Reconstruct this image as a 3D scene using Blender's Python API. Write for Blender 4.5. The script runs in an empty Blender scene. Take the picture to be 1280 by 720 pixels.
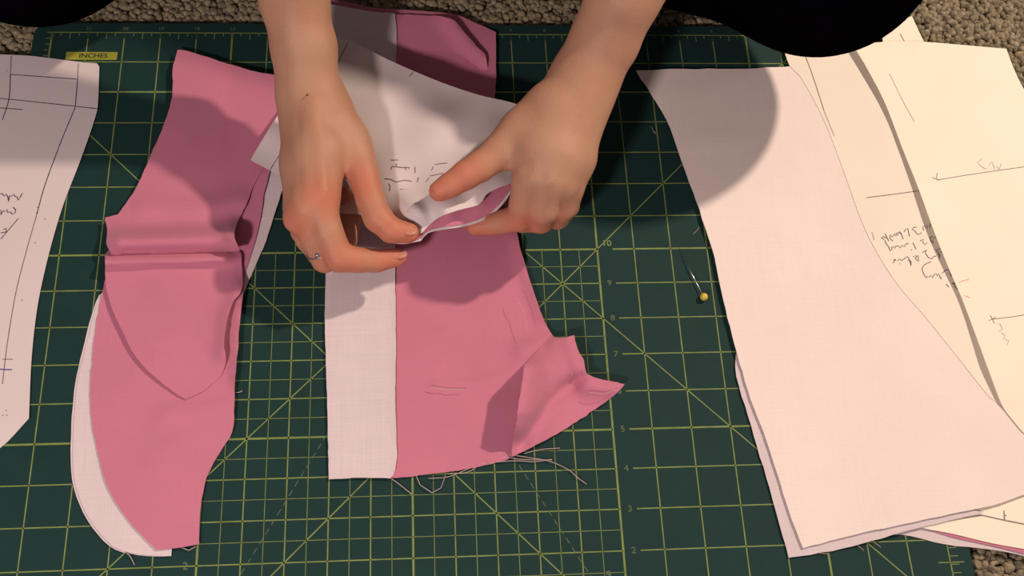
import bpy, math, random
import numpy as np
from mathutils import Matrix, Vector
from mathutils.geometry import delaunay_2d_cdt
random.seed(7); rng = np.random.default_rng(7)
I = 0.0254                                   # everything below is measured in inches on the cutting mat, built in metres
SC = bpy.context.scene; COL = SC.collection

# ---------------------------------------------------------------- camera
RC = np.array([[0.99638298, -0.04709968, 0.07072895], [-0.0146895, -0.91527487, -0.40256195], [0.08369697, 0.4000669, -0.91265617]])
CP = np.array([9.26214537, -19.53140362, 26.08356606]); FPX = 1360.61
cd = bpy.data.cameras.new('camera'); cam = bpy.data.objects.new('camera', cd); COL.objects.link(cam)
cd.sensor_width = 36; cd.lens = FPX / 1280 * 36; cd.clip_start = 0.01
M = Matrix.Identity(4)
for i in range(3):
    M[i][0] = RC[0][i]; M[i][1] = -RC[1][i]; M[i][2] = -RC[2][i]; M[i][3] = CP[i] * I
cam.matrix_world = M; SC.camera = cam

# ---------------------------------------------------------------- world, lamps, exposure
w = bpy.data.worlds.new('room_light'); SC.world = w; w.use_nodes = True
bg = w.node_tree.nodes['Background']; bg.inputs[0].default_value = (1.0, 0.84, 0.80, 1); bg.inputs[1].default_value = 0.17
def lamp(name, pos, target, power, color, size):
    l = bpy.data.lights.new(name, 'AREA'); l.shape = 'DISK'; l.size = size * I; l.energy = power; l.color = color
    o = bpy.data.objects.new(name, l); COL.objects.link(o); o.location = Vector(pos) * I
    o.rotation_euler = (Vector(target) - Vector(pos)).to_track_quat('-Z', 'Y').to_euler()
lamp('side_lamp', (53, 16, 52), (14, -8, 0), 27, (1.0, 0.82, 0.67), 3)
lamp('desk_lamp', (-6, -36, 31), (8, -11, 0), 8, (1.0, 0.83, 0.80), 4)
vs = SC.view_settings; vs.view_transform = 'Standard'; vs.look = 'None'; vs.exposure = 0.0; vs.gamma = 1; vs.use_curve_mapping = False

# ---------------------------------------------------------------- helpers
def at(px, py, z=0.0):                       # point of the scene at height z on the line of sight through a photo pixel
    d = RC.T @ np.array([(px - 640) / FPX, (py - 360) / FPX, 1.0]); return CP + d * ((z - CP[2]) / d[2])
def mk(name, V, F, mat, parent=None, smooth=True, origin=None):
    V = np.asarray(V, float)
    me = bpy.data.meshes.new(name); o = bpy.data.objects.new(name, me); COL.objects.link(o)
    if origin is None: origin = (0, 0, 0) if parent is not None else (V[:, 0].mean(), V[:, 1].mean(), V[:, 2].min())
    org = np.array(origin, float)
    if parent is not None:
        o.parent = parent; base = np.array(parent['org']) if 'org' in parent else np.zeros(3)
        org = base; o['org'] = [float(t) for t in base]
    else:
        o.location = Vector(org) * I; o['org'] = [float(t) for t in org]
    me.from_pydata(((V - org) * I).tolist(), [], [list(map(int, f)) for f in F]); me.update()
    if smooth: me.polygons.foreach_set('use_smooth', [True] * len(me.polygons))
    if mat: me.materials.append(mat)
    return o
def tag(o, label=None, cat=None, group=None, kind=None):
    if label: o['label'] = label
    if cat: o['category'] = cat
    if group: o['group'] = group
    if kind: o['kind'] = kind
    return o
def empty(name, org, label, cat):
    o = bpy.data.objects.new(name, None); COL.objects.link(o); o.location = Vector(org) * I; o['org'] = [float(t) for t in org]
    o.empty_display_size = 0.02
    return tag(o, label, cat)
def lin(c): return tuple((t / 255 / 12.92 if t / 255 <= .04045 else ((t / 255 + .055) / 1.055) ** 2.4) for t in c)

# ---------------------------------------------------------------- materials
def material(name, rgb, rough=.8, spec=.3, var=.06, vscale=30, bump=0, bscale=400, weave=0, wscale=1400, sss=0, sheen=0, trans=0, col2=None, metal=0, detail=3):
    m = bpy.data.materials.new(name); m.use_nodes = True; nt = m.node_tree; N = nt.nodes; L = nt.links; b = N['Principled BSDF']
    b.inputs['Roughness'].default_value = rough; b.inputs['Specular IOR Level'].default_value = spec; b.inputs['Metallic'].default_value = metal
    tc = N.new('ShaderNodeTexCoord')
    n = N.new('ShaderNodeTexNoise'); n.inputs['Scale'].default_value = vscale; n.inputs['Detail'].default_value = detail; L.new(tc.outputs['Object'], n.inputs['Vector'])
    r = N.new('ShaderNodeValToRGB'); c = np.array(rgb); c2 = np.array(col2) if col2 is not None else None
    r.color_ramp.elements[0].position = .3; r.color_ramp.elements[1].position = .7
    r.color_ramp.elements[0].color = (*(c2 if c2 is not None else c * (1 - var)), 1); r.color_ramp.elements[1].color = (*(c * (1 + (0 if c2 is not None else var))).clip(0, 1), 1)
    L.new(n.outputs['Fac'], r.inputs['Fac']); out = r.outputs['Color']
    if weave:
        fac = None
        for ax in ((1, .02, 1), (.02, 1, 1)):
            mp = N.new('ShaderNodeMapping'); mp.inputs['Scale'].default_value = ax; L.new(tc.outputs['Object'], mp.inputs['Vector'])
            q = N.new('ShaderNodeTexNoise'); q.inputs['Scale'].default_value = wscale; q.inputs['Detail'].default_value = 2; L.new(mp.outputs['Vector'], q.inputs['Vector'])
            if fac is None: fac = q.outputs['Fac']
            else:
                a = N.new('ShaderNodeMath'); a.operation = 'ADD'; L.new(fac, a.inputs[0]); L.new(q.outputs['Fac'], a.inputs[1]); fac = a.outputs[0]
        mr = N.new('ShaderNodeMapRange'); mr.inputs['From Min'].default_value = .7; mr.inputs['From Max'].default_value = 1.3
        mr.inputs['To Min'].default_value = 1 - weave; mr.inputs['To Max'].default_value = 1 + weave * .6; L.new(fac, mr.inputs['Value'])
        mx = N.new('ShaderNodeVectorMath'); mx.operation = 'SCALE'; L.new(out, mx.inputs[0]); L.new(mr.outputs[0], mx.inputs['Scale']); out = mx.outputs[0]
    L.new(out, b.inputs['Base Color'])
    if bump:
        q = N.new('ShaderNodeTexNoise'); q.inputs['Scale'].default_value = bscale; q.inputs['Detail'].default_value = 3; L.new(tc.outputs['Object'], q.inputs['Vector'])
        bp = N.new('ShaderNodeBump'); bp.inputs['Strength'].default_value = bump; bp.inputs['Distance'].default_value = .001; L.new(q.outputs['Fac'], bp.inputs['Height']); L.new(bp.outputs['Normal'], b.inputs['Normal'])
    if sss:
        b.inputs['Subsurface Weight'].default_value = sss; b.inputs['Subsurface Radius'].default_value = (1, .35, .2); b.inputs['Subsurface Scale'].default_value = .004
    if sheen: b.inputs['Sheen Weight'].default_value = sheen; b.inputs['Sheen Roughness'].default_value = .5
    if trans:                                # thin cloth and paper let some light through
        tr = N.new('ShaderNodeBsdfTranslucent'); L.new(out, tr.inputs['Color']); ms = N.new('ShaderNodeMixShader'); ms.inputs[0].default_value = trans
        L.new(b.outputs[0], ms.inputs[1]); L.new(tr.outputs[0], ms.inputs[2]); L.new(ms.outputs[0], N['Material Output'].inputs['Surface'])
    return m
MAT = dict(
    mat=material('mat_vinyl', (.010, .034, .031), rough=.65, spec=.14, var=.05, vscale=60, bump=.15, bscale=2500),
    print=material('mat_print', (.17, .225, .065), rough=.6, spec=.2, var=.18, vscale=120),
    dim=material('mat_print_dim', (.09, .12, .07), rough=.6, spec=.2, var=.2, vscale=200),
    tan=material('yellow_label', (.27, .27, .03), rough=.6, var=.1),
    ink=material('black_ink', (.02, .02, .02), rough=.6),
    pencil=material('pencil', (.16, .12, .12), rough=.6, var=.35, vscale=500),
    pen=material('dark_pen', (.05, .035, .06), rough=.6, var=.3, vscale=500),
    blue=material('blue_pen', (.10, .08, .30), rough=.6),
    faint=material('faint_pencil', (.42, .36, .33), rough=.7, var=.15, vscale=400),
    red=material('red_crayon', (.75, .32, .22), rough=.8, var=.2, vscale=600),
    carpet=material('carpet_loops', (.44, .37, .24), rough=1, spec=.03, col2=(.13, .10, .07), vscale=230, detail=6, bump=1, bscale=1500),
    base=material('carpet_backing', (.13, .10, .075), rough=.95, bump=1, bscale=300),
    pink=material('pink_cotton', (.54, .18, .26), rough=.85, spec=.15, var=.04, vscale=22, weave=.035, wscale=2600, bump=.10, bscale=1800, sheen=.15, trans=.06),
    white=material('white_interfacing', (.66, .56, .57), rough=.85, spec=.15, var=.03, vscale=25, weave=.07, wscale=1700, bump=.15, bscale=1500, trans=.06),
    linen=material('pale_pink_white_cotton', (.83, .71, .655), rough=.85, spec=.15, var=.025, vscale=14, weave=.04, wscale=2200, bump=.08, bscale=1200, trans=.05),
    paper=material('pattern_paper', (.66, .57, .565), rough=.7, spec=.3, var=.02, vscale=16, bump=.05, bscale=500, trans=.06),
    ivory=material('ivory_paper', (.84, .75, .63), rough=.75, spec=.2, var=.02, vscale=16, trans=.06),
    cream=material('cream_paper', (.88, .80, .65), rough=.7, spec=.3, var=.02, vscale=16, bump=.05, bscale=500, trans=.06),
    skin=material('skin', (.44, .245, .155), rough=.55, spec=.28, col2=(.41, .205, .13), vscale=35, bump=.25, bscale=700, sss=.12),
    nail=material('fingernail', (.50, .23, .16), rough=.45, spec=.4),
    black=material('black_jersey', (.0015, .001, .002), rough=1, spec=.0, var=.1, bump=.2, bscale=1500),
    shirt=material('dark_shirt', (.015, .014, .018), rough=.9, spec=.1, var=.1, bump=.2, bscale=900),
    hair=material('brown_hair', (.06, .03, .018), rough=.5, var=.3, vscale=200, bump=.5, bscale=600),
    eye=material('eye', (.75, .72, .70), rough=.2), iris=material('iris', (.05, .03, .02), rough=.2), lip=material('lip', (.5, .16, .14), rough=.5),
    steel=material('steel', (.6, .6, .58), rough=.25, metal=1), gem=material('silver_stone', (.7, .7, .75), rough=.08, metal=1),
    yellow=material('pin_head', (.62, .48, .06), rough=.3, spec=.5), thread=material('cotton_thread', (.50, .36, .34), rough=.9))

# ---------------------------------------------------------------- sheets of cloth and paper
def densify(P, step, fray=0, closed=True):
    P = [np.array(p[:2], float) for p in P]; n = len(P); out = []
    def corner(i):
        if not closed and i in (0, n - 1): return True
        a = P[i] - P[i - 1]; b = P[(i + 1) % n] - P[i]
        c = np.dot(a, b) / (np.linalg.norm(a) * np.linalg.norm(b) + 1e-9); return c < math.cos(math.radians(33))
    cor = [corner(i) for i in range(n)]
    for i in range(n if closed else n - 1):
        p1, p2 = P[i], P[(i + 1) % n]; L = np.linalg.norm(p2 - p1)
        t1 = (p2 - p1) if cor[i] else (p2 - P[i - 1]) * L / (np.linalg.norm(P[i] - P[i - 1]) + L)
        j = (i + 1) % n
        t2 = (p2 - p1) if cor[j] else (P[(j + 1) % n] - p1) * L / (np.linalg.norm(P[(j + 1) % n] - p2) + L)
        k = max(1, int(round(L / step)))
        for s in range(k):
            u = s / k; h = (2*u**3 - 3*u**2 + 1) * p1 + (u**3 - 2*u**2 + u) * t1 + (3*u**2 - 2*u**3) * p2 + (u**3 - u**2) * t2
            if fray and s: h = h + rng.normal(0, fray, 2)
            out.append(h)
    if not closed: out.append(P[-1])
    return out
def inside(poly, X, Y):
    r = np.zeros(X.shape, bool); n = len(poly)
    for i in range(n):
        x1, y1 = poly[i]; x2, y2 = poly[i - 1]
        c = ((y1 > Y) != (y2 > Y)) & (X < (x2 - x1) * (Y - y1) / (y2 - y1 + 1e-12) + x1); r ^= c
    return r
def segdist(X, Y, P):
    d = np.full(np.shape(X), 1e9)
    for a, b in zip(P[:-1], P[1:]):
        ax, ay = a; bx, by = b; L = (bx - ax)**2 + (by - ay)**2 + 1e-9
        t = np.clip(((X - ax) * (bx - ax) + (Y - ay) * (by - ay)) / L, 0, 1)
        d = np.minimum(d, np.hypot(X - ax - t * (bx - ax), Y - ay - t * (by - ay)))
    return d
def ctrl(pts, p=2.6):                        # smooth height field through given heights
    A = np.array(pts, float)
    def f(x, y):
        x = np.asarray(x, float); y = np.asarray(y, float); W = 0; S = 0
        for a in A:
            q = 1 / (((x - a[0])**2 + (y - a[1])**2 + 60) ** (p / 2)); W = W + q; S = S + q * a[2]
        return S / W
    return f
_w = rng.uniform(0, 6.28, (8, 3)); _k = rng.normal(0, 1, (8, 2))
def wob(x, y, s=60.0, seed=0):
    v = 0
    for i in range(6):
        j = (i + seed) % 8; v = v + np.sin((x * _k[j][0] + y * _k[j][1]) / s * (1 + .3 * i) + _w[j][0] + seed) / (1 + .6 * i)
    return v / 3
def sheet(name, outline, zf, mat, thick=.018, step=9, fray=0, parent=None, label=None, cat=None, group=None):
    B = densify(outline, step, fray); poly = np.array(B)
    x0, y0 = poly.min(0); x1, y1 = poly.max(0)
    gx, gy = np.meshgrid(np.arange(x0, x1, step), np.arange(y0, y1, step)); gx = gx + (np.arange(gx.shape[0]) % 2)[:, None] * step / 2
    X, Y = gx.ravel(), gy.ravel(); m = inside(poly, X, Y); X, Y = X[m], Y[m]
    d = segdist(X, Y, list(poly) + [poly[0]]); m = d > step * .45; X, Y = X[m], Y[m]
    nb = len(B); pts = [Vector(p) for p in B] + [Vector(p) for p in zip(X, Y)]
    vc, ec, fc, *_ = delaunay_2d_cdt(pts, [(i, (i + 1) % nb) for i in range(nb)], [], 1, 1e-5)
    P = np.array([tuple(v) for v in vc]); Z = np.broadcast_to(zf(P[:, 0], P[:, 1]), (len(P),))
    T = np.array([at(p[0], p[1], z) for p, z in zip(P, Z)]); n = len(T)
    ed = {}; F = []
    for f in fc:
        f = list(f); a = sum(P[f[i]][0] * P[f[(i + 1) % 3]][1] - P[f[(i + 1) % 3]][0] * P[f[i]][1] for i in range(3))
        if a > 0: f = f[::-1]                # photo y runs downward
        F.append(f)
        for i in range(3): ed[(f[i], f[(i + 1) % 3])] = 1
    top = list(F); F = top + [[n + i for i in f[::-1]] for f in top]
    rim = [(a, b) for (a, b) in ed if (b, a) not in ed]; V = np.vstack([T, T - [0, 0, thick]])
    idx = sorted({i for e in rim for i in e}); mp = {i: 2 * n + k for k, i in enumerate(idx)}; mq = {i: 2 * n + len(idx) + k for k, i in enumerate(idx)}
    V = np.vstack([V, T[idx], T[idx] - [0, 0, thick]]); F += [[mp[b], mp[a], mq[a], mq[b]] for a, b in rim]
    o = mk(name, V, F, mat, parent); return tag(o, label, cat, group)
def strokes(name, lines, zf, mat, parent, width=.022, lift=.008):
    hand = 'handwriting' in name or 'faint' in name or 'red' in name; V = []; F = []
    for ln in lines:
        P = densify(ln, 4, 0, False) if len(ln) > 1 else [np.array(ln[0], float), np.array(ln[0], float) + [1.2, .3]]
        W = [at(p[0], p[1], float(zf(p[0], p[1])) + lift) for p in P]; b = len(V)
        for i, p in enumerate(W):
            d = W[min(i + 1, len(W) - 1)] - W[max(i - 1, 0)]; nrm = np.array([-d[1], d[0], 0]); nrm /= np.linalg.norm(nrm) + 1e-9
            V += [p + nrm * width / 2, p - nrm * width / 2]
        F += [[b + 2*i, b + 2*i + 1, b + 2*i + 3, b + 2*i + 2] for i in range(len(W) - 1)]
        if not hand: mk(name.rstrip('s'), V, F, mat, parent, smooth=False); V = []; F = []
    if hand: tag(mk(name, V, F, mat, parent, smooth=False), kind='stuff')
def tube(name, P, r, mat, parent=None, sides=6, cap=True):
    P = [np.array(p, float) for p in P]; r = [r] * len(P) if np.isscalar(r) else r; V = []; F = []
    for i, p in enumerate(P):
        d = P[min(i + 1, len(P) - 1)] - P[max(i - 1, 0)]; d /= np.linalg.norm(d) + 1e-12
        u = np.cross(d, [0.1, .2, 1]); u /= np.linalg.norm(u); v = np.cross(d, u)
        for s in range(sides): a = 2 * math.pi * s / sides; V.append(p + r[i] * (math.cos(a) * u + math.sin(a) * v))
    for i in range(len(P) - 1):
        for s in range(sides): t = (s + 1) % sides; F.append([i*sides + s, i*sides + t, (i+1)*sides + t, (i+1)*sides + s])
    F += [list(range(sides))[::-1], list(range((len(P)-1)*sides, len(P)*sides))]
    return mk(name, V, F, mat, parent)
def ball(name, c, r, mat, parent=None, sc=(1, 1, 1), n=12, rot=None):
    V = []; F = []
    for i in range(n + 1):
        for j in range(2 * n): a = math.pi * i / n; b = math.pi * j / n; V.append(np.array([math.sin(a)*math.cos(b), math.sin(a)*math.sin(b), math.cos(a)]) * r * np.array(sc))
    if rot is not None: V = [np.array(rot) @ v for v in V]
    V = [np.array(c) + v for v in V]
    for i in range(n):
        for j in range(2 * n): k = (j + 1) % (2 * n); F.append([i*2*n + j, (i+1)*2*n + j, (i+1)*2*n + k, i*2*n + k])
    return mk(name, V, F, mat, parent)

# ================================================================ THE SETTING: carpet
fl = mk('floor', [(-60, -60, -.42), (80, -60, -.42), (80, 60, -.42), (-60, 60, -.42)], [[0, 1, 2, 3]], MAT['base'], smooth=False); tag(fl, kind='structure')
t = (1 + 5**.5) / 2
IV = np.array([(-1,t,0),(1,t,0),(-1,-t,0),(1,-t,0),(0,-1,t),(0,1,t),(0,-1,-t),(0,1,-t),(t,0,-1),(t,0,1),(-t,0,-1),(-t,0,1)], float) / math.hypot(1, t)
IF = np.array([(0,11,5),(0,5,1),(0,1,7),(0,7,10),(0,10,11),(1,5,9),(5,11,4),(11,10,2),(10,7,6),(7,1,8),(3,9,4),(3,4,2),(3,2,6),(3,6,8),(3,8,9),(4,9,5),(2,4,11),(6,2,10),(8,6,7),(9,8,1)])
def pile(x0, x1, y0, y1, s):
    gx, gy = np.meshgrid(np.arange(x0, x1, s), np.arange(y0, y1, s * .9)); gx = gx + (np.arange(gx.shape[0]) % 2)[:, None] * s / 2
    return np.c_[gx.ravel(), gy.ravel()] + rng.normal(0, s * .2, (gx.size, 2))
TP = np.vstack([pile(-9, 31, .32, 6, .17), pile(22.75, 31, -20, .32, .17), pile(-9, -1.6, -20, .32, .17), pile(-9, 31, 6, 24, .3), pile(-1.6, 22.75, -20, -17.7, .25), pile(-30, -9, -34, 24, .42), pile(31, 50, -34, 24, .42), pile(-9, 31, -34, -20, .42)])
TV = []; n = len(TP); sz = np.where((TP[:, 0] < -9) | (TP[:, 0] > 31) | (TP[:, 1] < -20), .25, np.where(TP[:, 1] > 6, .19, .115)) * rng.uniform(.75, 1.25, n); ang = rng.uniform(0, 6.28, n)
c, s = np.cos(ang), np.sin(ang); el = rng.uniform(1, 1.5, n)
X = IV[None, :, 0] * el[:, None]; Y = IV[None, :, 1] + 0 * X; Zl = IV[None, :, 2] * 1.15 + 0 * X
V = np.stack([(X * c[:, None] - Y * s[:, None]) * sz[:, None] + TP[:, 0:1], (X * s[:, None] + Y * c[:, None]) * sz[:, None] + TP[:, 1:2], Zl * sz[:, None] - .33 + rng.uniform(-.05, .06, n)[:, None]], -1).reshape(-1, 3)
Fp = (IF[None] + 12 * np.arange(n)[:, None, None]).reshape(-1, 3)
pl = mk('carpet_pile', V, Fp, MAT['carpet']); tag(pl, 'speckled beige looped carpet around the edges of the green mat', 'carpet', kind='stuff')

# ================================================================ cutting mat
MX0, MX1, MY0, MY1 = -1.5, 22.55, -17.55, .33
mat = empty('cutting_mat', (10.5, -8.6, -.1), 'dark green gridded cutting mat with yellow lines under the fabric', 'cutting mat')
cor = []
for cx, cy, a0 in ((MX1 - .4, MY1 - .4, 0), (MX0 + .4, MY1 - .4, 90), (MX0 + .4, MY0 + .4, 180), (MX1 - .4, MY0 + .4, 270)):
    for k in range(7): a = math.radians(a0 + 15 * k); cor.append((cx + .4 * math.cos(a), cy + .4 * math.sin(a)))
n = len(cor); V = [(x, y, 0) for x, y in cor] + [(x, y, -.1) for x, y in cor]
mk('mat_board', V, [list(range(n)), list(range(2*n - 1, n - 1, -1))] + [[i, i + n, (i + 1) % n + n, (i + 1) % n] for i in range(n)], MAT['mat'], mat, smooth=False)
def lines(name, segs, m, z=.004):
    V = []; F = []
    for x1, y1, x2, y2, wd in segs:
        d = np.array([x2 - x1, y2 - y1], float); L = np.linalg.norm(d); d /= L; q = np.array([-d[1], d[0]]) * wd / 2; b = len(V)
        V += [(x1 + q[0], y1 + q[1], z), (x1 - q[0], y1 - q[1], z), (x2 - q[0], y2 - q[1], z), (x2 + q[0], y2 + q[1], z)]; F.append([b, b + 1, b + 2, b + 3])
    return mk(name, V, F, m, mat, smooth=False)
S = []; H = []
for x in range(-1, 23):
    heavy = (x + 1) % 5 == 0; S.append((x, 0, x, -17, .05 if heavy else .03))
for r in range(0, 18):
    heavy = (17 - r) % 5 == 0; y = -r
    if r in range(7, 17): S += [(-1, y, 14, y, .05 if heavy else .03), (14.42, y, 22, y, .045 if heavy else .03)]
    else: S.append((-1, y, 22, y, .05 if heavy else .03))
for k in range(10): S.append((4.5 + k, -7, 4.5 + k, -17, .016)); S.append((4, -7.5 - k, 14, -7.5 - k, .016))
for x in np.arange(-1, 22.01, .25):
    S += [(x, 0, x, -.12 - .1 * (abs(x * 2 - round(x * 2)) < .01), .02), (x, -17, x, -17 + .15, .02)]
for y in np.arange(0, -17.01, -.2): S += [(22, y, 22.22, y, .02), (-1, y, -1.15, y, .02)]
for r in range(1, 17): S.append((21.7, -r - .55, 22.35, -r - .55, .025))
S += [(18, -3, 4, -17, .03), (18, -3, 20.5, -.5, .03), (0, -3, 14, -17, .03), (9, -8, 1, -16, .03), (12, -7, 22, -17, .03)]
lines('grid_print', S, MAT['print'])
for sx in (-1, 1):
    L = 8.66 / math.cos(math.radians(30)); k = 0.0
    while k < L:
        k2 = min(k + .16, L); H.append((9 + sx * k * .5, -8.34 - k * .866, 9 + sx * k2 * .5, -8.34 - k2 * .866, .022)); k += .26
lines('dashed_angle_line', H, MAT['dim'], .0045)
def text(body, x, y, size, m, z=.006, parent=None, rot=0, name='printed_number'):
    cu = bpy.data.curves.new(name, 'FONT'); cu.body = body; cu.size = 1; cu.align_x = 'CENTER'; cu.align_y = 'CENTER'; cu.resolution_u = 3; cu.offset = .015
    tmp = bpy.data.objects.new('t', cu); COL.objects.link(tmp); dg = bpy.context.evaluated_depsgraph_get(); me = tmp.evaluated_get(dg).to_mesh()
    c, s = math.cos(rot), math.sin(rot)
    V = [((v.co.x * 1.1 * c - v.co.y * s) * size + x, (v.co.x * 1.1 * s + v.co.y * c) * size + y, z) for v in me.vertices]; F = [list(p.vertices) for p in me.polygons]
    tmp.evaluated_get(dg).to_mesh_clear(); bpy.data.objects.remove(tmp); bpy.data.curves.remove(cu)
    return mk(name, V, F, m, parent, smooth=False)
text('10', 14.27, -6.83, .24, MAT['print'], parent=mat)
for r in range(8, 17): text(str(17 - r), 14.25, -r, .22, MAT['dim'], parent=mat)
for k, x in enumerate((3.75,)): text('2', x, -15, .24, MAT['dim'], parent=mat)
text('9', 13.6, -15.55, .24, MAT['dim'], parent=mat)
for k in range(1, 22): text(str(22 - k), -1 + k, .14, .15, MAT['dim'], parent=mat)
a = at(83, 65); b = at(146, 75)
mk('inches_label', [(a[0], b[1], .006), (b[0], b[1], .006), (b[0], a[1], .006), (a[0], a[1], .006)], [[0, 1, 2, 3]], MAT['tan'], mat, smooth=False)
text('INCHES', (a[0] + b[0]) / 2 + .05, (a[1] + b[1]) / 2, .21, MAT['ink'], z=.009, parent=mat, name='inches_lettering')

# ================================================================ left pattern paper
zl = lambda x, y: .05 + .03 * np.exp(-segdist(x, y, [(124, 80), (105, 190), (36, 523)]) / 14) + .01 * wob(x, y, 50)
lp = sheet('pattern_paper', [(-190, 60), (0, 68), (40, 70), (105, 78), (121, 79), (124, 83), (123, 120), (122, 136), (105, 188), (75, 268), (50, 365), (40, 440), (36, 523), (0, 560), (-190, 690)], zl, MAT['paper'], .012, 12,
    label='white paper pattern piece with a drawn rectangle lying at the left edge of the mat', cat='sewing pattern')
strokes('pen_lines', [[(13, 93), (55, 96), (97, 99), (94, 133)], [(13, 93), (11, 124), (3, 150)], [(-60, 118), (0, 123), (50, 128), (122, 136)], [(94, 134), (75, 180), (55, 235), (46, 268)], [(-10, 134), (28, 137)]], zl, MAT['pen'], lp, .022)
strokes('pencil_lines', [[(46, 268), (34, 310), (20, 365), (9, 430), (3, 480)], [(13, 93), (14, 70)], [(97, 99), (98, 79)], [(3, 449), (16, 449)]], zl, MAT['pencil'], lp, .018)
strokes('blue_pen_mark', [[(-4, 461), (6, 462), (15, 462)]], zl, MAT['blue'], lp, .03)
hw = [[(145,265),(118,310),(110,290),(95,285),(90,270),(75,285),(62,280),(55,320),(50,285),(35,270),(30,285),(10,265),(-20,290)], [(85,355),(100,370),(98,390),(80,400),(65,385),(50,390),(45,370),(30,385),(20,375),(8,405),(5,375),(-20,390)], [(118,428),(60,495),(5,560)], [(20,500),(40,490),(38,515),(5,520)], [(240,355)], [(232,390)], [(225,583)], [(285,430)]]
strokes('handwriting', [[(x / 5.15, 190 + y / 5.15) for x, y in l] for l in hw] + [[(27, 375)], [(7, 513)], [(8, 519)], [(3, 519)], [(8, 88)]], zl, MAT['pen'], lp, .022)

# ================================================================ left stack: interfacing, lower pink, upper pink
def zi(o): return lambda x, y: o + .012 * wob(x, y, 40, 2) + .10 * np.clip((340 - y) / 200, 0, 1) * (x > 260)
iout = [(135, 362), (127, 368), (118, 392), (108, 430), (97, 478), (92, 540), (93, 598), (107, 640), (126, 668), (147, 686), (185, 694), (214, 695), (216, 680), (262, 560), (280, 470), (300, 380), (318, 335), (333, 300), (345, 262), (357, 226), (345, 214), (330, 204), (300, 180), (260, 180), (200, 300)]
sh = [(x - 3, y + 1) if x < 200 else (x, y) for x, y in iout]
sheet('interfacing_piece', sh, zi(.035), MAT['white'], .016, 10, .25, label='thin rim of the lowest white interfacing layer under the curved pink piece', cat='fabric', group=None)
sheet('interfacing_piece', iout, zi(.06), MAT['white'], .016, 10, .25, label='upper white interfacing showing as a curved band left of the lower pink cotton piece', cat='fabric')
crl = [(303, 368), (297, 400), (295, 440), (296, 480)]
def zp1(x, y):
    return .10 + .012 * wob(x, y, 45) + .17 * np.exp(-(segdist(x, y, crl) / 8)**2) + .07 * np.exp(-(segdist(x, y, [(205, 520), (250, 512), (292, 505)]) / 9)**2) + .04 * np.exp(-segdist(x, y, [(210, 560), (290, 520)]) / 20) + .12 * np.clip((340 - y) / 120, 0, 1) * (x > 285)
p1 = sheet('pink_fabric_piece', [(133, 345), (124, 382), (116, 440), (113, 508), (119, 550), (134, 608), (160, 650), (195, 687), (220, 685), (249, 680), (250, 640), (257, 600), (270, 573), (290, 540), (293, 505), (294, 470), (297, 440), (299, 410), (304, 366), (306, 345), (314, 318), (324, 280), (331, 238), (338, 212), (325, 204), (290, 200), (230, 260)], zp1, MAT['pink'], .02, 8, .3,
    label='lower pink cotton piece with a long curved edge and square end over white interfacing', cat='fabric')
def zp2(x, y):
    yl = 317 - (x - 150) * .03
    up = (y < yl); roll = .46 * np.exp(-((y - (yl - 15)) / 14)**2) * up
    roll = roll * np.clip((x - 118) / 30, .3, 1)
    e = .22 * np.exp(-(segdist(x, y, [(300, 362), (287, 395), (281, 440)]) / 13)**2)
    f = .30 * np.exp(-(segdist(x, y, [(293, 290), (298, 318)]) / 13)**2)
    d2 = .10 * np.exp(-(segdist(x, y, [(178, 258), (250, 262), (300, 250)]) / 14)**2)
    return .24 + roll + e + f + d2 + .025 * wob(x, y, 50, 1) * np.clip((300 - y) / 100, 0, 1) - .05 * np.clip((y - 420) / 70, 0, 1) + .2 * np.clip((x - 290) / 60, 0, 1) * np.clip((200 - y) / 80, 0, 1)
p2 = sheet('pink_fabric_piece', [(222, 62), (232, 63), (255, 70), (280, 78), (318, 89), (347, 96), (372, 120), (368, 170), (345, 190), (331, 208), (318, 230), (307, 258), (296, 280), (293, 296), (300, 313), (260, 316), (200, 319), (150, 321), (140, 319), (133, 305), (134, 290), (131, 272), (147, 268), (166, 242), (175, 225), (190, 190), (203, 160), (215, 122), (216, 85)], zp2, MAT['pink'], .02, 5, .25,
    label='upper pink cotton piece with a crosswise fold and a pointed lower end', cat='fabric')
def zp3(x, y): return .22 + .30 * np.exp(-((y - (327 - (x - 150) * .03)) / 7)**2) * np.clip((300 - x) / 20, .2, 1) + .20 * np.exp(-(segdist(x, y, [(300, 362), (287, 395), (281, 440)]) / 12)**2) + .012 * wob(x, y, 50, 1) - .05 * np.clip((y - 420) / 70, 0, 1)
tag(sheet('pointed_end', [(137, 312), (200, 311), (290, 308), (301, 316), (303, 340), (302, 362), (290, 380), (283, 405), (280, 430), (282, 452), (275, 470), (252, 490), (232, 499), (223, 494), (190, 468), (168, 443), (150, 408), (138, 380), (132, 352), (131, 318)], zp3, MAT['pink'], .02, 4.5, .25, parent=p2))
def threads(parent, L, z=.03, r=.009):
    for ln in L:
        P = densify(ln, 3, 0, False); tube('frayed_thread', [at(p[0], p[1], z + .03 * abs(math.sin(i * .5))) for i, p in enumerate(P)], r, MAT['thread'], parent, 5)
threads(p1, [[(155, 688), (163, 696), (168, 706)], [(226, 684), (236, 688), (245, 683)], [(293, 491), (300, 490), (303, 488)]])
threads(p2, [[(291, 360), (298, 362), (303, 364)]], .3)

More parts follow.
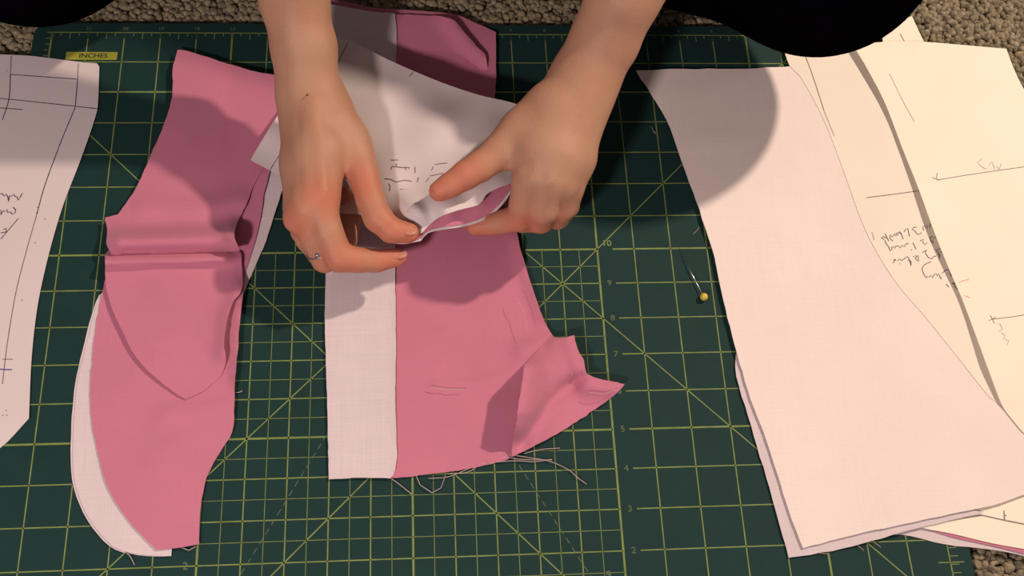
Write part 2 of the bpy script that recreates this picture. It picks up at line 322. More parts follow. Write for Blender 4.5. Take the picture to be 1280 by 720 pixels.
# ================================================================ central strip
zc0 = lambda x, y: .03 + .0 * x
sheet('pink_fabric_piece', [(405, -4), (440, 4), (470, 10), (500, 12), (545, 15), (572, 19), (600, 31), (620, 40), (620, 64), (619, 116), (600, 200), (420, 200)], lambda x, y: .10 + .10 * np.exp(-(segdist(x, y, [(618, 45), (617, 115)]) / 9)**2), MAT['pink'], .02, 8, .2,
    label='dark pink fabric layer peeking out behind the top edge of the long pink strip', cat='fabric')
def zc(x, y):
    v = .06 + .01 * wob(x, y, 60, 3)
    v = v + .22 * np.clip((80 - y) / 80, 0, 1) + .25 * np.exp(-(segdist(x, y, [(560, 22), (590, 58), (609, 75)]) / 10)**2)
    v = v + .10 * np.exp(-(segdist(x, y, [(540, 484), (575, 482), (615, 476), (650, 462)]) / 4)**2)
    v = v + .16 * np.exp(-(segdist(x, y, [(648, 300), (660, 345), (680, 400)]) / 9)**2)
    v = v + .18 * np.exp(-(segdist(x, y, [(655, 440), (690, 425)]) / 14)**2)
    return v
cs = sheet('pink_fabric_piece', [(410, 6), (450, 14), (496, 18), (530, 19), (550, 20), (567, 25), (582, 42), (596, 58), (607, 68), (610, 90), (612, 120), (630, 220), (646, 290), (655, 325), (668, 367), (680, 400), (690, 418), (705, 432), (690, 490), (660, 550), (640, 571), (600, 583), (550, 591), (489, 597), (440, 594), (420, 400), (412, 200)], zc, MAT['pink'], .02, 7, .35,
    label='long pink cotton strip running down the middle of the mat beneath both hands', cat='fabric')
zw = lambda x, y: zc(x, y) + .03 + .035 * np.exp(-((x - 494) / 3.0)**2)
ws = sheet('interfacing_strip', [(404, 3), (430, 8), (455, 13), (494, 17), (496, 50), (495, 77), (494, 200), (494, 340), (495, 420), (494, 500), (496, 560), (494, 587), (488, 598), (450, 597), (411, 599), (409, 500), (406, 400), (407, 340), (404, 200)], zw, MAT['white'], .02, 8, .3, parent=cs)
tag(ws, 'white woven interfacing strip sewn along the left edge')
def zf_(x, y):                               # the turned-up flap at the lower right: high on its left edge, falling away to the right
    d = segdist(x, y, [(655, 456), (649, 500), (644, 530)])
    v = .12 + 1.0 * np.exp(-(d / 34)**2) * np.clip((575 - y) / 60, 0, 1) * np.clip((y - 415) / 45, .25, 1)
    v = v + .45 * np.exp(-(segdist(x, y, [(712, 425), (722, 455)]) / 20)**2) + .30 * np.exp(-(segdist(x, y, [(735, 480), (770, 484)]) / 16)**2)
    v = v - .20 * np.exp(-(segdist(x, y, [(652, 556), (690, 500), (728, 472)]) / 7)**2)
    v = v + .12 * np.exp(-(segdist(x, y, [(690, 430), (700, 470)]) / 10)**2)
    return np.maximum(v, .1)
fp = sheet('turned_flap', [(656, 455), (670, 440), (688, 421), (703, 422), (718, 419), (722, 436), (730, 450), (733, 467), (748, 473), (781, 480), (770, 492), (745, 511), (700, 540), (665, 559), (640, 571), (640, 560), (645, 530), (650, 495)], zf_, MAT['pink'], .02, 5, .3, parent=cs)
threads(cs, [[(518, 589), (525, 606), (540, 616), (551, 610), (557, 594)], [(535, 598), (560, 596), (590, 584)], [(622, 566), (655, 571), (688, 577), (712, 588), (722, 597), (733, 605)], [(628, 570), (650, 574), (690, 575)], [(600, 580), (640, 576), (670, 577), (690, 574)], [(560, 592), (585, 590), (600, 580)], [(655, 567), (675, 562), (700, 560)], [(489, 598), (500, 606), (515, 618)]], .04)
threads(cs, [[(645, 370), (655, 392), (660, 415)], [(700, 425), (708, 455), (716, 470)], [(735, 490), (755, 492), (770, 486)]], .45, .006)
threads(cs, [[(537, 484), (560, 487), (580, 487)]], .2, .008)

# ================================================================ right stack
z1 = lambda o, k=.008: (lambda x, y: o + k * wob(x, y, 70, 4))
sheet('white_fabric_piece', [(1030, 600), (1080, 672), (1125, 668), (1180, 680), (1240, 687), (1300, 700), (1440, 735), (1440, 560), (1300, 400), (1100, 400)], z1(.025, .003), MAT['white'], .02, 14, .3,
    label='bottom white fabric layer, a pale band under the dark pink edge', cat='fabric')
sheet('pink_fabric_piece', [(1060, 600), (1110, 662), (1147, 658), (1190, 671), (1235, 681), (1290, 694), (1440, 728), (1440, 560), (1300, 420), (1110, 420)], z1(.06, .003), MAT['pink'], .02, 14, .3,
    label='pink fabric layer showing as a narrow dark pink band at the lower right', cat='fabric')
dp = sheet('pattern_paper', [(1090, 600), (1130, 650), (1150, 659), (1190, 667), (1240, 679), (1290, 688), (1440, 716), (1440, 560), (1300, 430), (1110, 430)], z1(.085, .003), MAT['cream'], .012, 14,
    label='cream paper pattern corner with pen lines at the lower right on the pink band', cat='sewing pattern')
strokes('pen_lines', [[(1175, 652), (1228, 644)], [(1228, 644), (1255, 650), (1290, 657)], [(1255, 638), (1256, 650)], [(1256, 645), (1258, 644)]], lambda x, y: .10, MAT['pencil'], dp, .02, 0)
zR4 = lambda x, y: .06 + .008 * wob(x, y, 70, 5) + .08 * np.clip((x - 1050) / 60, 0, 1)
sheet('white_fabric_piece', [(960, 300), (925, 420), (919, 458), (935, 520), (962, 610), (986, 697), (1040, 689), (1090, 676), (1132, 664), (1200, 648), (1230, 641), (1180, 628), (1090, 640), (1030, 645), (1000, 560), (975, 470), (955, 400)], zR4, MAT['white'], .01, 14, .35,
    label='greyish white fabric layer edging the large pale pink piece on its left', cat='fabric')
zR5 = lambda x, y: .13 + .008 * wob(x, y, 70, 5) + .08 * np.clip((x - 1050) / 60, 0, 1) + .10 * np.clip((130 - y) / 60, 0, 1) * np.clip((900 - x) / 100, 0, 1) + .03 * np.exp(-(segdist(x, y, [(850, 182), (900, 175), (950, 170)]) / 7)**2) + .03 * np.exp(-(segdist(x, y, [(830, 122), (880, 112), (930, 95)]) / 7)**2)
big = sheet('white_fabric_piece', [(795, 88), (850, 86), (920, 86), (970, 84), (1000, 82), (1150, 84), (1240, 100), (1300, 200), (1440, 420), (1440, 575), (1300, 612), (1240, 632), (1200, 640), (1130, 655), (1070, 668), (1004, 685), (990, 650), (962, 562), (935, 488), (918, 430), (902, 365), (890, 310), (870, 250), (850, 195), (838, 160), (822, 130)], zR5, MAT['linen'], .02, 12, .35,
    label='large pale pinkish white fabric piece with a pointed top left corner', cat='fabric')
threads(big, [[(866, 293), (872, 287), (874, 284)], [(1070, 680), (1080, 688)], [(1090, 676), (1101, 684)], [(1020, 691), (1035, 692)]], .05, .006)
zA = lambda x, y: zR5(x, y) + .013
pa = sheet('pattern_paper', [(977, 51), (990, 52), (1040, 54), (1100, 56), (1150, 60), (1200, 150), (1260, 330), (1300, 440), (1290, 500), (1252, 506), (1238, 497), (1200, 450), (1160, 400), (1118, 350), (1083, 290), (1055, 215), (1030, 150), (1000, 95), (987, 82)], zA, MAT['ivory'], .005, 9,
    label='cream paper pattern piece with handwriting, left of and under the raised paper sheet', cat='sewing pattern')
strokes('pen_lines', [[(1002, 58), (1015, 92), (1030, 138)], [(1083, 247), (1115, 243), (1152, 238)]], zA, MAT['pencil'], pa, .02)
strokes('pencil_lines', [[(1030, 138), (1043, 170)], [(1090, 290), (1093, 300)]], zA, MAT['faint'], pa, .02)
def T(lst, s, ox, oy): return [[(ox + x / s, oy + y / s) for x, y in l] for l in lst]
txt = [[(465,95),(458,62),(480,50),(495,80),(500,45),(520,75),(525,35),(548,50),(552,70)], [(400,62),(372,68),(362,85),(385,95),(402,125),(430,128),(445,112)],
 [(338,148),(330,110),(322,75),(300,88),(288,108)], [(282,172),(265,130),(248,103)], [(268,120),(238,112),(232,135),(213,142),(226,112)], [(208,120),(196,140),(180,152),(165,130),(160,160),(188,192)], [(152,188),(128,145),(118,122)], [(130,162),(100,148),(84,158),(110,176)],
 [(118,182),(124,206),(150,240),(165,278),(182,266),(175,245),(195,238),(205,256),(216,234),(240,234),(255,252),(270,228),(290,240),(310,212),(332,214)], [(352,266)], [(368,203),(385,238),(397,262)], [(432,186),(466,174),(455,200),(478,222),(497,204)],
 [(190,388),(212,352),(188,358),(216,362)], [(230,366),(250,348),(265,366),(290,350),(302,340),(320,328),(335,352),(352,412),(352,370),(325,360)], [(245,392)], [(372,330),(402,318),(390,345),(420,372),(415,318),(400,336)], [(455,292),(492,268),(480,295),(508,338),(540,348),(560,326),(580,325)],
 [(532,374),(476,400),(450,435),(463,480),(490,522),(500,503)], [(510,516),(530,498),(545,520),(560,490),(580,484),(586,506),(600,480),(622,532),(626,514)], [(630,480),(650,462),(662,450)],
 [(518,162),(540,145),(555,168),(580,140),(592,160)], [(523,160),(535,200),(552,212),(545,180)], [(572,265),(598,300),(612,352),(605,300)], [(588,270),(620,254),(634,275),(612,292)], [(660,452),(690,444),(702,480),(718,512),(708,465)], [(735,560),(745,600),(768,622)], [(720,575),(748,568)], [(668,575),(692,604)]]
strokes('handwriting', T(txt, 7.2, 1090, 275), zA, MAT['pen'], pa, .019)
zC = lambda x, y: .25 + 0 * x
pc = sheet('pattern_paper', [(1100, 24), (1122, 26), (1140, 20), (1150, 42), (1158, 58), (1180, 100), (1110, 100)], zC, MAT['cream'], .012, 9, label='small paper corner poking out beyond the top of the raised paper sheet', cat='sewing pattern')
strokes('pen_lines', [[(1125, 42), (1132, 54)]], zC, MAT['pencil'], pc, .02)
eB = [(1066, 56), (1082, 82), (1106, 128), (1128, 185), (1148, 235), (1168, 290), (1186, 335), (1202, 372), (1222, 425), (1240, 474), (1252, 506)]
def zB(x, y):
    d = segdist(x, y, eB); tap = np.clip((512 - y) / 60, 0, 1) * (.55 + .3 * np.cos((y - 70) / 32.0))
    return zR5(x, y) + .035 + (.06 + .12 * tap) * np.exp(-d / 38) * np.clip((513 - y) / 15, 0, 1) + 0 + .01 * wob(x, y, 80, 7) + .10 * np.exp(-segdist(x, y, [(1150, 53), (1255, 60)]) / 20)
pb = sheet('pattern_paper', eB[:-1] + [(1253, 507), (1262, 520), (1285, 545), (1440, 640), (1440, 300), (1330, 190), (1300, 140), (1278, 108), (1265, 80), (1258, 61), (1225, 58), (1150, 52), (1110, 52)], zB, MAT['cream'], .012, 7,
    label='cream paper pattern sheet with a raised curling left edge at the upper right', cat='sewing pattern')
strokes('pen_lines', [[(1165, 222), (1175, 225)], [(1172, 216), (1170, 224)], [(1171, 225), (1220, 217), (1290, 207)], [(1236, 401), (1245, 396)], [(1238, 394), (1243, 404)], [(1241, 399), (1265, 396), (1300, 390)]], zB, MAT['pencil'], pb, .016)
strokes('faint_pencil_marks', [[(1228, 198), (1222, 203), (1228, 209), (1234, 211)], [(1236, 207), (1240, 202), (1244, 212)], [(1246, 208), (1249, 212), (1252, 204)], [(1247, 406), (1250, 404), (1253, 412), (1249, 414)], [(1252, 416), (1257, 420), (1254, 424)], [(1256, 424), (1261, 426), (1259, 431)], [(1112, 92), (1128, 125), (1143, 152)]], zB, MAT['faint'], pb, .016)
strokes('red_crayon_mark', T([[(782,567),(810,550),(842,540),(872,528),(860,552)], [(830,678),(860,690),(882,702)]], 7.2, 1090, 275), zB, MAT['red'], pb, .018)

# ================================================================ pin
pin = empty('dressmaking_pin', at(880, 371, .0), 'yellow ball headed dressmaking pin lying on the green mat', 'pin')
tube('pin_shaft', [at(849, 310, .03), at(864, 341, .07), at(879, 369, .11)], [.006, .014, .014], MAT['steel'], pin)
ball('pin_head', at(880, 371, .11), .105, MAT['yellow'], pin)
ts = tube('thread_scrap', [at(814, 158, .012), at(817, 164, .012), at(820, 167, .012)], .008, MAT['thread']); tag(ts, 'tiny pinkish thread scrap on the mat near the top of the large white fabric', 'thread')
ts = tube('thread_scrap', [at(821, 158, .012), at(820, 163, .012), at(818, 166, .012)], .007, MAT['thread']); bpy.data.objects.remove(ts)

# ================================================================ pattern and cloth held between the hands
hp = [(313, 200, .50), (350, 140, .75), (415, 45, 1.0), (480, 72, 1.1), (560, 105, 1.3), (645, 130, 1.55), (480, 150, 1.35), (560, 170, 1.7), (430, 215, 1.1), (500, 235, 1.6), (600, 235, 2.3), (622, 235, 2.3), (560, 258, 2.35), (528, 285, 1.85), (450, 262, 1.35), (360, 222, .5), (405, 245, 1.0), (500, 298, 1.58), (512, 291, 1.6), (640, 200, 2.1)]
zh0 = ctrl(hp)
def zH(x, y):
    v = zh0(x, y) + .03 * wob(x, y, 30, 2)
    v = v + .34 * np.exp(-(((x - 513) / 20)**2 + ((y - 262) / 18)**2)) + .05 * np.exp(-(segdist(x, y, [(500, 262), (520, 278)]) / 4)**2) + .12 * np.exp(-(segdist(x, y, [(505, 245), (530, 270)]) / 6)**2) - .03 * np.exp(-(segdist(x, y, [(528, 248), (545, 262)]) / 6)**2)
    return v
hpaper = sheet('pattern_paper', [(313, 200), (332, 168), (350, 140), (385, 90), (414, 44), (440, 52), (480, 72), (520, 90), (560, 106), (600, 119), (648, 131), (680, 150), (680, 200), (640, 228), (622, 235), (608, 243), (603, 251), (598, 256), (572, 263), (548, 272), (535, 283), (526, 292), (505, 298), (470, 280), (450, 268), (425, 266), (398, 248), (358, 224)], zH, MAT['paper'], .012, 5,
    label='white paper pattern piece held up between both hands, with pencilled notes', cat='sewing pattern')
strokes('pencil_lines', [[(337, 213), (358, 180)], [(422, 78), (435, 53)], [(511.5, 96), (517, 89.5)]], zH, MAT['pencil'], hpaper, .022)
strokes('handwriting', T([[(220,240),(330,240)], [(225,380),(240,335),(320,345),(400,352)], [(400,352),(500,350),(490,375)], [(585,340),(590,430)], [(835,395),(860,340)], [(880,310),(970,295),(1070,285)], [(750,570),(800,500)], [(810,480),(900,460),(1010,440)], [(130,520),(220,530),(300,570),(430,545),(540,560)], [(350,680),(450,680)], [(190,590),(215,640),(205,700)], [(640,500),(620,570)], [(300,290),(310,330)], [(440,360),(450,390)]], 12, 470, 180), zH, MAT['pencil'], hpaper, .022)
def zG(o):
    g = ctrl([(500, 303, 1.5), (527, 297, 1.6), (545, 286, 1.68), (580, 281, 1.75), (610, 272, 1.8), (632, 248, 1.9), (600, 255, 1.95), (560, 262, 2.0), (540, 275, 1.95), (560, 200, 1.5), (480, 200, 1.2), (450, 262, 1.2)])
    def f(x, y): return np.minimum(g(x, y) + o, zH(x, y) - .06 + o * .3) if o > -.02 else np.minimum(g(x, y), zH(x, y) - .06) + o
    return f
sheet('pink_fabric_piece', [(470, 240), (468, 285), (482, 300), (505, 302), (525, 298), (533, 290), (546, 285), (578, 280), (596, 275), (610, 268), (624, 255), (634, 242), (648, 225), (640, 190), (560, 170), (500, 200)], zG(0), MAT['pink'], .018, 5, label='pink fabric layer curling open under the paper held between the hands', cat='fabric')
sheet('interfacing_piece', [(472, 242), (466, 288), (480, 302), (503, 305), (526, 301), (535, 291.5), (548, 288), (579, 283), (598, 278), (612, 270.5), (627, 257), (637, 243.5), (646, 226), (638, 192), (560, 174), (502, 204)], zG(-.05), MAT['white'], .01, 5, label='white interfacing edge beneath the pink layer held between the hands', cat='fabric')

# ================================================================ person (smooth body from blended tapered limbs)
def cone_sd(P, a, b, ra, rb):
    a = np.array(a, np.float32); b = np.array(b, np.float32); ba = b - a; L2 = float(ba @ ba) + 1e-9
    pa = P - a; h = np.clip((pa @ ba) / L2, 0, 1); return np.sqrt(((pa - h[..., None] * ba)**2).sum(-1)) - (ra + (rb - ra) * h)
def smin(a, b, k):
    h = np.clip(.5 + .5 * (b - a) / k, 0, 1); return b + (a - b) * h - k * h * (1 - h)
class Field:
    def __init__(s, lo, hi, h):
        s.lo = np.array(lo, float); s.h = h; s.n = np.ceil((np.array(hi) - s.lo) / h).astype(int) + 1; s.F = np.full(s.n, 50., np.float32)
    def sub(s, lo, hi, pad):
        i0 = np.clip(np.floor((np.array(lo) - pad - s.lo) / s.h).astype(int), 0, s.n - 1); i1 = np.clip(np.ceil((np.array(hi) + pad - s.lo) / s.h).astype(int) + 1, 1, s.n)
        sl = tuple(slice(a, b) for a, b in zip(i0, i1)); g = [s.lo[i] + s.h * np.arange(i0[i], i1[i]) for i in range(3)]
        return sl, np.stack(np.meshgrid(*g, indexing='ij'), -1).astype(np.float32)
    def cone(s, a, b, ra, rb, k=.1):
        r = max(ra, rb) + k + .1; sl, P = s.sub(np.minimum(a, b), np.maximum(a, b), r)
        s.F[sl] = smin(s.F[sl], cone_sd(P, a, b, ra, rb), k)
    def chain(s, pts, k=.1):
        for p, q in zip(pts[:-1], pts[1:]): s.cone(p[:3], q[:3], p[3], q[3], k)
    def ell(s, c, r, k=.1, rot=None, sub=False):
        m = max(r) + k + .1; sl, P = s.sub(c, c, m); Q = (P - np.array(c, np.float32))
        if rot is not None: Q = Q @ np.array(rot, np.float32)
        r = np.array(r, np.float32); k0 = np.sqrt(((Q / r)**2).sum(-1)); k1 = np.sqrt(((Q / r**2)**2).sum(-1)) + 1e-6; d = k0 * (k0 - 1) / k1
        s.F[sl] = -smin(-s.F[sl], d, k) if sub else smin(s.F[sl], d, k)
    def fingers(s, L, kp=.16, kf=.07):
        base = s.F.copy()
        for pts in L:
            A = np.array(pts); r = A[:, 3].max() + .5; sl, P = s.sub(A[:, :3].min(0), A[:, :3].max(0), r); f = None
            for p, q in zip(pts[:-1], pts[1:]):
                d = cone_sd(P, p[:3], q[:3], p[3], q[3]); f = d if f is None else smin(f, d, kf)
            s.F[sl] = smin(s.F[sl], smin(base[sl], f, kp), .015)
    def mesh(s):
        F = s.F; S = F < 0; h = s.h; cnt = np.zeros(np.array(F.shape) - 1); acc = np.zeros(cnt.shape + (3,)); E = []
        for ax in range(3):
            a = [slice(None)] * 3; b = [slice(None)] * 3; a[ax] = slice(0, -1); b[ax] = slice(1, None); a, b = tuple(a), tuple(b)
            cr = np.argwhere(S[a] != S[b]); v0 = F[a][tuple(cr.T)]; v1 = F[b][tuple(cr.T)]; p = cr.astype(float); p[:, ax] += v0 / (v0 - v1)
            o = [i for i in range(3) if i != ax]
            for d1 in (0, 1):
                for d2 in (0, 1):
                    c = cr.copy(); c[:, o[0]] -= d1; c[:, o[1]] -= d2; ok = (c >= 0).all(1) & (c < np.array(cnt.shape)).all(1)
                    np.add.at(cnt, tuple(c[ok].T), 1); np.add.at(acc, tuple(c[ok].T), p[ok])
            E.append((ax, cr, S[a][tuple(cr.T)]))
        ce = np.argwhere(cnt > 0); ids = np.full(cnt.shape, -1); ids[tuple(ce.T)] = np.arange(len(ce)); V = acc[tuple(ce.T)] / cnt[tuple(ce.T)][:, None] * h + s.lo; Q = []
        for ax, cr, ins in E:
            o = [(ax + 1) % 3, (ax + 2) % 3]; q = []
            for d1, d2 in ((1, 1), (0, 1), (0, 0), (1, 0)): c = cr.copy(); c[:, o[0]] -= d1; c[:, o[1]] -= d2; q.append(c)
            ok = np.all([(c >= 0).all(1) & (c < np.array(cnt.shape)).all(1) for c in q], 0); q = np.stack([ids[tuple(c[ok].T)] for c in q], 1); i = ins[ok]
            q[~i] = q[~i][:, ::-1]; Q.append(q[(q >= 0).all(1)])
        Q = np.vstack(Q)
        nb = np.zeros_like(V); ct = np.zeros(len(V))      # light smoothing of the surface
        for _ in range(2):
            nb[:] = 0; ct[:] = 0
            for i in range(4): a, b = Q[:, i], Q[:, (i + 1) % 4]; np.add.at(nb, a, V[b]); np.add.at(ct, a, 1); np.add.at(nb, b, V[a]); np.add.at(ct, b, 1)
            V = V * .5 + .5 * nb / ct[:, None]
        return V, Q
def J(px, py, z, r): return (*at(px, py, z), r)
def K(px, py, z, r): return (*at(px, py, z * .79), r)      # the arm on the left is held lower

# --- joints: the arm on the left of the picture
SH1, EL1 = (3.4, 10.5, 19.0), (5.4, 2.6, 10.6)
SH2, EL2 = (15.6, 10.5, 19.0), (17.4, 1.6, 9.6)
def tub(f, pts, k):                           # limb with slightly flattened section: two parallel chains
    f.chain(pts, k)
f1 = Field((1, -11, .2), (11, 13, 21), .07)
f1.chain([(*SH1, 1.9), (*EL1, 1.45)], .3)
W1 = K(385, 112, 3.25, .74)
f1.chain([(*EL1, 1.4), (5.9, .4, 8.4, 1.35), K(368, 0, 5.0, .80), K(380, 60, 4.05, .76), W1, K(400, 140, 2.95, .80)], .35)
# back of the hand
f1.chain([K(392, 120, 3.1, .66), K(405, 190, 3.05, .52), K(405, 248, 2.95, .40)], .3)
f1.chain([K(386, 125, 3.0, .66), K(390, 200, 2.95, .55), K(387, 262, 2.8, .40)], .3)
f1.chain([K(382, 130, 2.8, .62), K(380, 205, 2.55, .50), K(376, 268, 2.45, .38)], .3)
f1.chain([K(380, 135, 2.5, .55), K(377, 205, 2.1, .46), K(374, 262, 2.05, .34)], .3)
f1.chain([K(405, 135, 2.8, .60), K(432, 172, 2.75, .50), K(445, 195, 2.7, .44)], .32)      # ball of the thumb
f1.ell(at(382, 250, 2.41), (.26, .26, .2), .3); f1.ell(at(371, 276, 2.05), (.3, .3, .25), .25)
for t0, t1 in (((392, 130, 3.08), (404, 240, 2.72)), ((385, 135, 3.0), (388, 250, 2.6))): f1.cone(at(*t0), at(*t1), .10, .09, .2)
f1.fingers([
    [K(440, 180, 2.7, .47), K(453, 215, 2.72, .40), K(463, 250, 2.68, .36), K(472, 272, 2.6, .36), K(489, 288, 2.5, .315), K(511, 291, 2.42, .265)],    # thumb
    [K(398, 250, 2.95, .42), K(410, 290, 2.55, .37), K(424, 322, 2.1, .36), K(448, 325, 1.95, .315), K(470, 326, 1.85, .29), K(497, 322, 1.8, .235)],     # index
    [K(384, 262, 2.8, .40), K(394, 298, 2.2, .36), K(406, 324, 1.6, .34), K(432, 300, 1.1, .30), K(440, 268, 1.2, .27), K(430, 244, 1.45, .24)],        # middle, curled under
    [K(376, 268, 2.45, .38), K(386, 298, 1.8, .34), K(400, 318, 1.2, .31), K(420, 296, .85, .28), K(424, 272, .95, .25), K(418, 255, 1.15, .22)],
    [K(372, 262, 2.1, .33), K(378, 290, 1.5, .29), K(390, 305, .95, .27), K(406, 290, .75, .24), K(408, 268, .85, .21)]])
f2 = Field((8, -11, .2), (21, 13, 21), .07)
f2.chain([(*SH2, 1.9), (*EL2, 1.45)], .3)
f2.chain([(*EL2, 1.4), (16.4, -.1, 7.9, 1.3), J(777, 0, 5.0, .84), J(756, 50, 4.2, .80), J(730, 100, 3.55, .80), J(705, 140, 3.2, .82)], .35)
f2.chain([J(735, 92, 3.6, .70), J(722, 130, 3.3, .72), J(712, 165, 3.1, .66)], .35)
f2.chain([J(690, 145, 3.25, .72), J(672, 190, 3.15, .55), J(664, 222, 2.95, .44)], .3)
f2.chain([J(700, 145, 3.25, .72), J(690, 195, 3.2, .55), J(684, 226, 3.0, .42)], .3)
f2.chain([J(712, 150, 3.15, .68), J(706, 200, 3.1, .52), J(702, 228, 2.85, .40)], .3)
f2.chain([J(722, 155, 2.95, .56), J(719, 200, 2.8, .45), J(715, 226, 2.6, .35)], .3)
f2.chain([J(688, 140, 3.1, .66), J(655, 165, 3.0, .56), J(630, 188, 2.95, .45)], .32)
for t0, t1 in (((708, 118, 3.86), (668, 222, 3.34)), ((716, 124, 3.86), (688, 226, 3.40)), ((724, 132, 3.72), (705, 228, 3.22))): f2.cone(at(*t0), at(*t1), .10, .09, .2)
f2.fingers([
    [J(650, 168, 3.0, .50), J(622, 192, 2.95, .42), J(600, 208, 2.9, .38), J(582, 219, 2.85, .36), J(562, 232, 2.75, .31), J(549, 239, 2.7, .265)],
    [J(662, 226, 2.95, .43), J(655, 255, 2.4, .37), J(650, 272, 1.9, .35), J(628, 277, 1.6, .31), J(612, 280, 1.5, .29), J(594, 283, 1.42, .24)],
    [J(684, 230, 3.0, .41), J(680, 262, 2.4, .37), J(676, 275, 1.8, .34), J(652, 276, 1.3, .30), J(632, 270, 1.1, .26), J(618, 266, 1.1, .22)],
    [J(703, 232, 2.85, .38), J(702, 260, 2.2, .34), J(697, 272, 1.6, .30), J(668, 268, 1.1, .28), J(652, 262, .95, .24)],
    [J(712, 240, 2.5, .34), J(709, 258, 2.0, .30), J(703, 266, 1.5, .28), J(684, 262, 1.0, .24), J(672, 256, .9, .2)]])
# --- head and neck (outside the photograph, above the hands)
HC = np.array([9.5, 5.6, 25.2]); ca, sa = math.cos(math.radians(48)), math.sin(math.radians(48))
HR = np.array([[1, 0, 0], [0, ca, sa], [0, -sa, ca]])    # local (x, forward = -y, up = z) tilted to look down at the hands
def hd(x, y, z): return HC + HR @ np.array([x, y, z], float)
f3 = Field((3, -1, 14), (16, 16, 32), .14)
f3.chain([(9.5, 10.8, 18.5, 2.6), (9.5, 9.3, 21.4, 2.1), (*hd(0, .9, -1.8), 2.0)], .6)
f3.ell(hd(0, .5, 1.2), (2.9, 3.7, 3.5), .4, HR); f3.ell(hd(0, -1.0, -1.6), (2.35, 2.4, 3.1), .8, HR); f3.ell(hd(0, -2.3, -3.6), (1.0, .9, .8), .5, HR)
f3.chain([(*hd(0, -3.0, .3), .35), (*hd(0, -3.9, -1.1), .5)], .3); f3.ell(hd(0, -3.0, -2.5), (.95, .5, .38), .2, HR)
for sx in (-1, 1):
    f3.ell(hd(sx * 1.25, -3.3, .1), (.75, .5, .5), .25, HR, True); f3.ell(hd(sx * 2.85, .3, -.4), (.35, .7, 1.15), .15, HR); f3.ell(hd(sx * 1.25, -2.9, .75), (.9, .45, .25), .3, HR)
    f3.chain([(9.5, 11.2, 18.8, 1.9), (9.5 + sx * 6.1, 10.5, 19.0, 1.8)], .6)
f3.chain([(9.5, 11, 18, 3.2), (9.5, 14.5, 6, 4.2)], 1)
person = empty('person', (9.5, 14.5, -.3), 'person in black seated behind the mat, bare hands pinching the layered pattern', 'person')
Vs = []; Fs = []; off = 0
for f in (f1, f2, f3): V, Q = f.mesh(); Vs.append(V); Fs.append(Q + off); off += len(V)
body = mk('body', np.vstack(Vs), np.vstack(Fs), MAT['skin'], person)
RED = [K(511, 291, 2.42, .9), K(489, 288, 2.5, .8), K(497, 322, 1.8, .9), K(430, 326, 1.95, .8), K(424, 322, 2.1, .7), J(549, 239, 2.7, .9), J(575, 224, 2.8, .8), K(400, 250, 3.2, .6), K(372, 278, 2.8, .6), J(594, 283, 1.4, .8), J(655, 272, 2, .7), J(684, 272, 1.9, .6), K(455, 235, 2.8, .7)]
BV = np.vstack(Vs); fl_ = np.zeros(len(BV))
for q in RED: fl_ = np.maximum(fl_, np.exp(-(((BV - np.array(q[:3]))**2).sum(1)) / q[3]**2))
at_ = body.data.attributes.new('flush', 'FLOAT', 'POINT'); at_.data.foreach_set('value', fl_.astype(np.float32))
nt = MAT['skin'].node_tree; an_ = nt.nodes.new('ShaderNodeAttribute'); an_.attribute_name = 'flush'; mx_ = nt.nodes.new('ShaderNodeMix'); mx_.data_type = 'RGBA'
pb_ = nt.nodes['Principled BSDF']; src = pb_.inputs['Base Color'].links[0].from_socket; nt.links.new(an_.outputs['Fac'], mx_.inputs['Factor']); nt.links.new(src, mx_.inputs['A']); mx_.inputs['B'].default_value = (.50, .165, .10, 1); nt.links.new(mx_.outputs['Result'], pb_.inputs['Base Color'])
def nail(px, py, z, dirpx, nrm, s=.16):
    c = at(px, py, z); d = at(px + dirpx[0], py + dirpx[1], z) - c; d /= np.linalg.norm(d); nz = np.array(nrm, float); nz -= d * (nz @ d); nz /= np.linalg.norm(nz); sd = np.cross(nz, d)
    ball('fingernail', c, 1, MAT['nail'], body, (s * 1.2, s, .035), 8, np.stack([d, sd, nz], 1))
nail(512, 288, 2.11, (20, 2), (0.1, .35, 1)); nail(501, 318, 1.60, (20, -3), (.1, .4, 1), .14); nail(429, 241, 1.31, (-4, -14), (.3, .1, 1), .13)
# ring on the curled middle finger
rc = at(400, 314, 1.46); rd = np.array(at(406, 324, 1.26)) - np.array(at(394, 298, 1.74)); rd /= np.linalg.norm(rd); u = np.cross(rd, [0, 0, 1.]); u /= np.linalg.norm(u); v = np.cross(rd, u)
tube('ring', [rc + .35 * (math.cos(a) * u + math.sin(a) * v) for a in np.linspace(0, 2 * math.pi, 25)], .022, MAT['steel'], body, 6); 
ball('ring_stone', at(397, 319, 1.72), .085, MAT['gem'], body); ball('mole', at(383.5, 119, 3.27), .025, MAT['hair'], body, n=6)
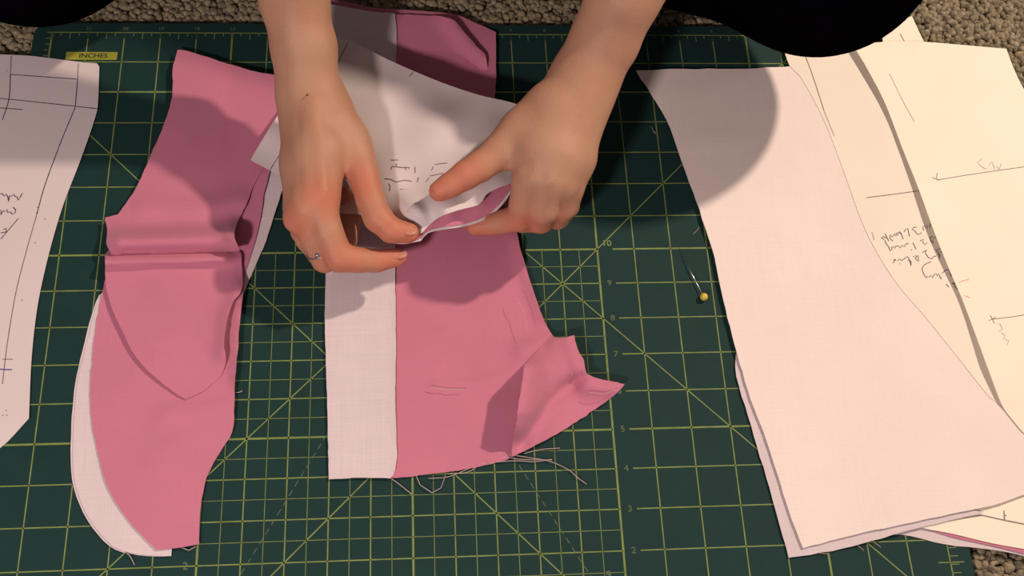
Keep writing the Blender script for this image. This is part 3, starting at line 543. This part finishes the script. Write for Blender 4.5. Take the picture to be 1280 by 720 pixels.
# clothes, hair, face
g = Field((-6, -5.5, -.4), (25, 21, 22), .28)
for sx, kx in ((-1, -.55), (1, 19.45)):
    kn = (kx, -.95 if sx > 0 else .85, 5.2 if sx > 0 else 3.9); an = (9.5 - sx * 4.0, 8.2 - sx * 1.2, 1.75)
    g.chain([(9.5 + sx * 3.3, 14.5, 4.3, 3.9), (9.5 + sx * 6, 8, 4.4, 3.2), (*kn, 2.9)], .6)
    g.chain([(*kn, 2.55), ((kn[0] * 2 + an[0]) / 3, (kn[1] * 2 + an[1]) / 3 + .6, 2.9, 2.4), (*an, 1.5)], .5)
g.ell((9.5, 15, 4.3), (7, 4.6, 4.3), 1)
V, Q = g.mesh(); V[:, 2] = np.maximum(V[:, 2], -.3); tag(mk('leggings', V, Q, MAT['black'], person), 'plain black leggings')
g = Field((-1, 5, 3), (20, 21, 23), .28)
g.chain([(9.5, 14.8, 4.5, 4.9), (9.5, 13.2, 11, 4.3), (9.5, 11.4, 17, 4.0)], 1)
for sx, sh_, el_ in ((-1, SH1, EL1), (1, SH2, EL2)):
    sh_, el_ = np.array(sh_), np.array(el_); g.chain([(9.5 + sx * 3, 11.4, 17.2, 3.3), (*sh_, 2.35)], 1); g.chain([(*sh_, 2.35), (*(sh_ + (el_ - sh_) * .55), 2.05)], .5)
    g.ell((9.5 + sx * 3.2, 9.2, 13.6), (2.6, 2.3, 2.5), .8)
V, Q = g.mesh(); tag(mk('t_shirt', V, Q, MAT['shirt'], person), 'dark short-sleeved t-shirt')
g = Field((4, -1, 17), (15, 14, 32), .18)
g.ell(hd(0, .9, 1.7), (3.25, 3.8, 3.4), .3, HR); g.ell(hd(0, -3.6, .1), (2.6, 2.6, 2.5), .3, HR, True); g.chain([(*hd(0, 3.6, .6), 1.6), (*hd(0, 4.6, -1.0), 1.4)], .5); g.ell(hd(0, -2.6, -2.6), (2.9, 3.6, 3.0), .3, HR, True)
V, Q = g.mesh(); mk('hair', V, Q, MAT['hair'], person)
for sx in (-1, 1):
    e = ball('eye', hd(sx * 1.25, -2.75, .05), .5, MAT['eye'], body, n=10); ball('iris', hd(sx * 1.25, -3.05, -.05), .24, MAT['iris'], body, n=8)
ball('lips', hd(0, -3.25, -2.5), 1, MAT['lip'], body, (.85, .28, .26), 10, HR)
for o in list(bpy.data.objects):
    if 'org' in o: del o['org']
